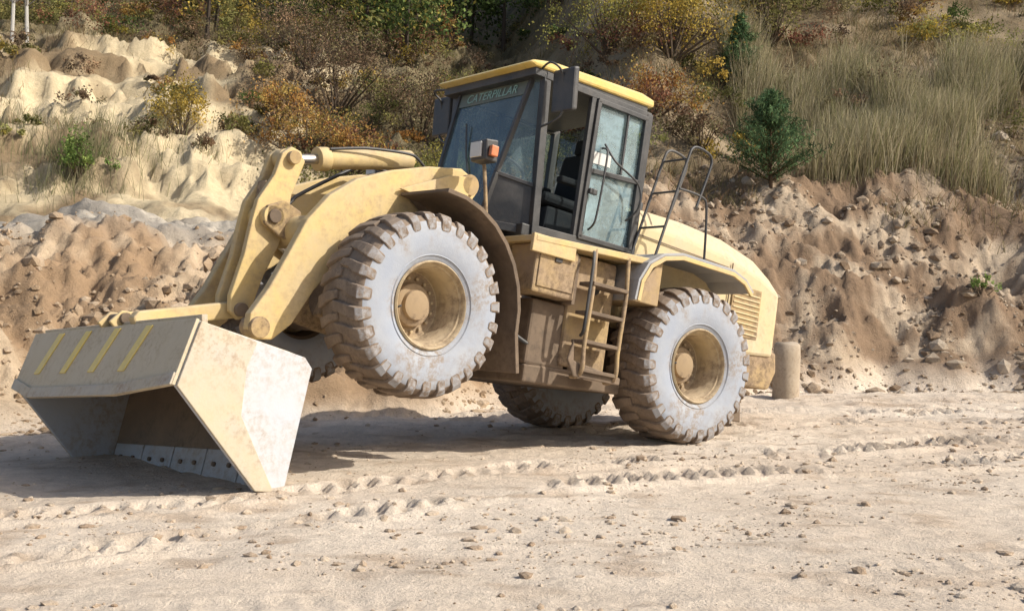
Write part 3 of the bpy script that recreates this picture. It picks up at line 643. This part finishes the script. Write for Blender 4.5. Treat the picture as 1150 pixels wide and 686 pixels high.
raw('spill_plate',V,Fs,M_bgrey,.006)
V=[]
for off in (.031,.048):
    for y,e in zip(ys_,ex): V.append(P2(e-.09,y,off)); V.append(P2(e+.005,y,off))
raw('spill_plate_lip',V,Fs,M_btan,.005)
for i in range(4):
    y=-.66-.56*i
    Vv=[]
    for off in (.031,.042):
        for (t,yy) in ((.02,y),(.02,y-.11),(.40,y-.21),(.40,y-.32)): Vv.append(P2(t,yy,off))
    raw('wear_strip',Vv,[[0,1,3,2],[4,5,7,6],[0,1,5,4],[1,3,7,5],[3,2,6,7],[2,0,4,6]],M_strip,.003)
for i in range(5):
    y0=-.06-i*.585
    prism('cutting_edge_segment',[(.055,-.03),(.075,-.03),(-.03,.30),(-.055,.30)],y0-.565,y0,M_bsteel,.004)
    for j in range(2):
        y1=-.2-i*.585-j*.25; cyl('plow_bolt',(.005,y1,.18),(.03,y1,.187),.02,M_mud,k=8,bevel=0)
for yc in (-BW/2+.56,-BW/2-.56):
    for dy in (-.13,.10): prism('bucket_hinge_plate',[(-.30,.86),(-.42,.95),(-.38,1.10),(-.20,1.20),(.3,1.215),(.1,1.1),(-.24,1.0)],yc+dy,yc+dy+.04,M_yel2,.006)
for dy in (-.13,.09): prism('tilt_link_plate',[(.20,1.17),(.30,1.36),(.45,1.47),(.62,1.49),(.73,1.40),(.66,1.32)],-BW/2+dy,-BW/2+dy+.04,M_yel,.008)
cyl('tilt_link_pin',(.60,-BW/2-.17,1.42),(.60,-BW/2+.17,1.42),.05,M_mud)
beam('bucket_top_rib',(.60,-BW+.05,1.345),(.60,-.05,1.345),.05,.09,M_btan)
# ------------------------------------------------------------ concrete post
def post():
    k=28;rows=[(-.1,.20),(.0,.205),(.3,.20),(.62,.205),(.82,.20),(.86,.17)]
    V=[];x0,y0=4.2,18.45
    for z,r in rows:
        for i in range(k):
            a=2*math.pi*i/k; rr=r*(1+.04*math.sin(3*a+z*4)); V.append((x0+rr*math.cos(a)+z*.02,y0+rr*math.sin(a),z+(.015*math.sin(2*a) if z>.8 else 0)))
    Fs=[[r*k+i,r*k+(i+1)%k,(r+1)*k+(i+1)%k,(r+1)*k+i] for r in range(len(rows)-1) for i in range(k)]+[[ (len(rows)-1)*k+i for i in range(k)]]
    setp(None); return raw('concrete_post',V,Fs,M_conc,.0,True)
post()
# ------------------------------------------------------------ light, world, camera
S=Vector((.77,-.22,.58)).normalized()
sl=bpy.data.lights.new('sun','SUN'); sl.energy=5.0; sl.angle=rad(.5); sl.color=(1,.94,.83)
so=bpy.data.objects.new('sun',sl); scene.collection.objects.link(so); so.rotation_euler=S.to_track_quat('Z','Y').to_euler(); so.location=(20,-8,18)
w=bpy.data.worlds.new('World'); scene.world=w; w.use_nodes=True; nt=w.node_tree
sk=nt.nodes.new('ShaderNodeTexSky'); sk.sky_type='NISHITA'; sk.sun_disc=False; sk.sun_elevation=math.asin(S.z); sk.sun_rotation=math.atan2(S.x,S.y); sk.dust_density=3
bg=nt.nodes['Background']; bg.inputs[1].default_value=.15; nt.links.new(sk.outputs[0],bg.inputs[0])
cam=bpy.data.cameras.new('camera'); cam.lens=36*1350/1150; cam.sensor_width=36; cam.clip_end=600
co=bpy.data.objects.new('camera',cam); scene.collection.objects.link(co); co.location=(0,0,1.43); co.rotation_euler=(rad(90),0,0); scene.camera=co
scene.view_settings.view_transform='Standard'; scene.view_settings.look='None'; scene.view_settings.exposure=0
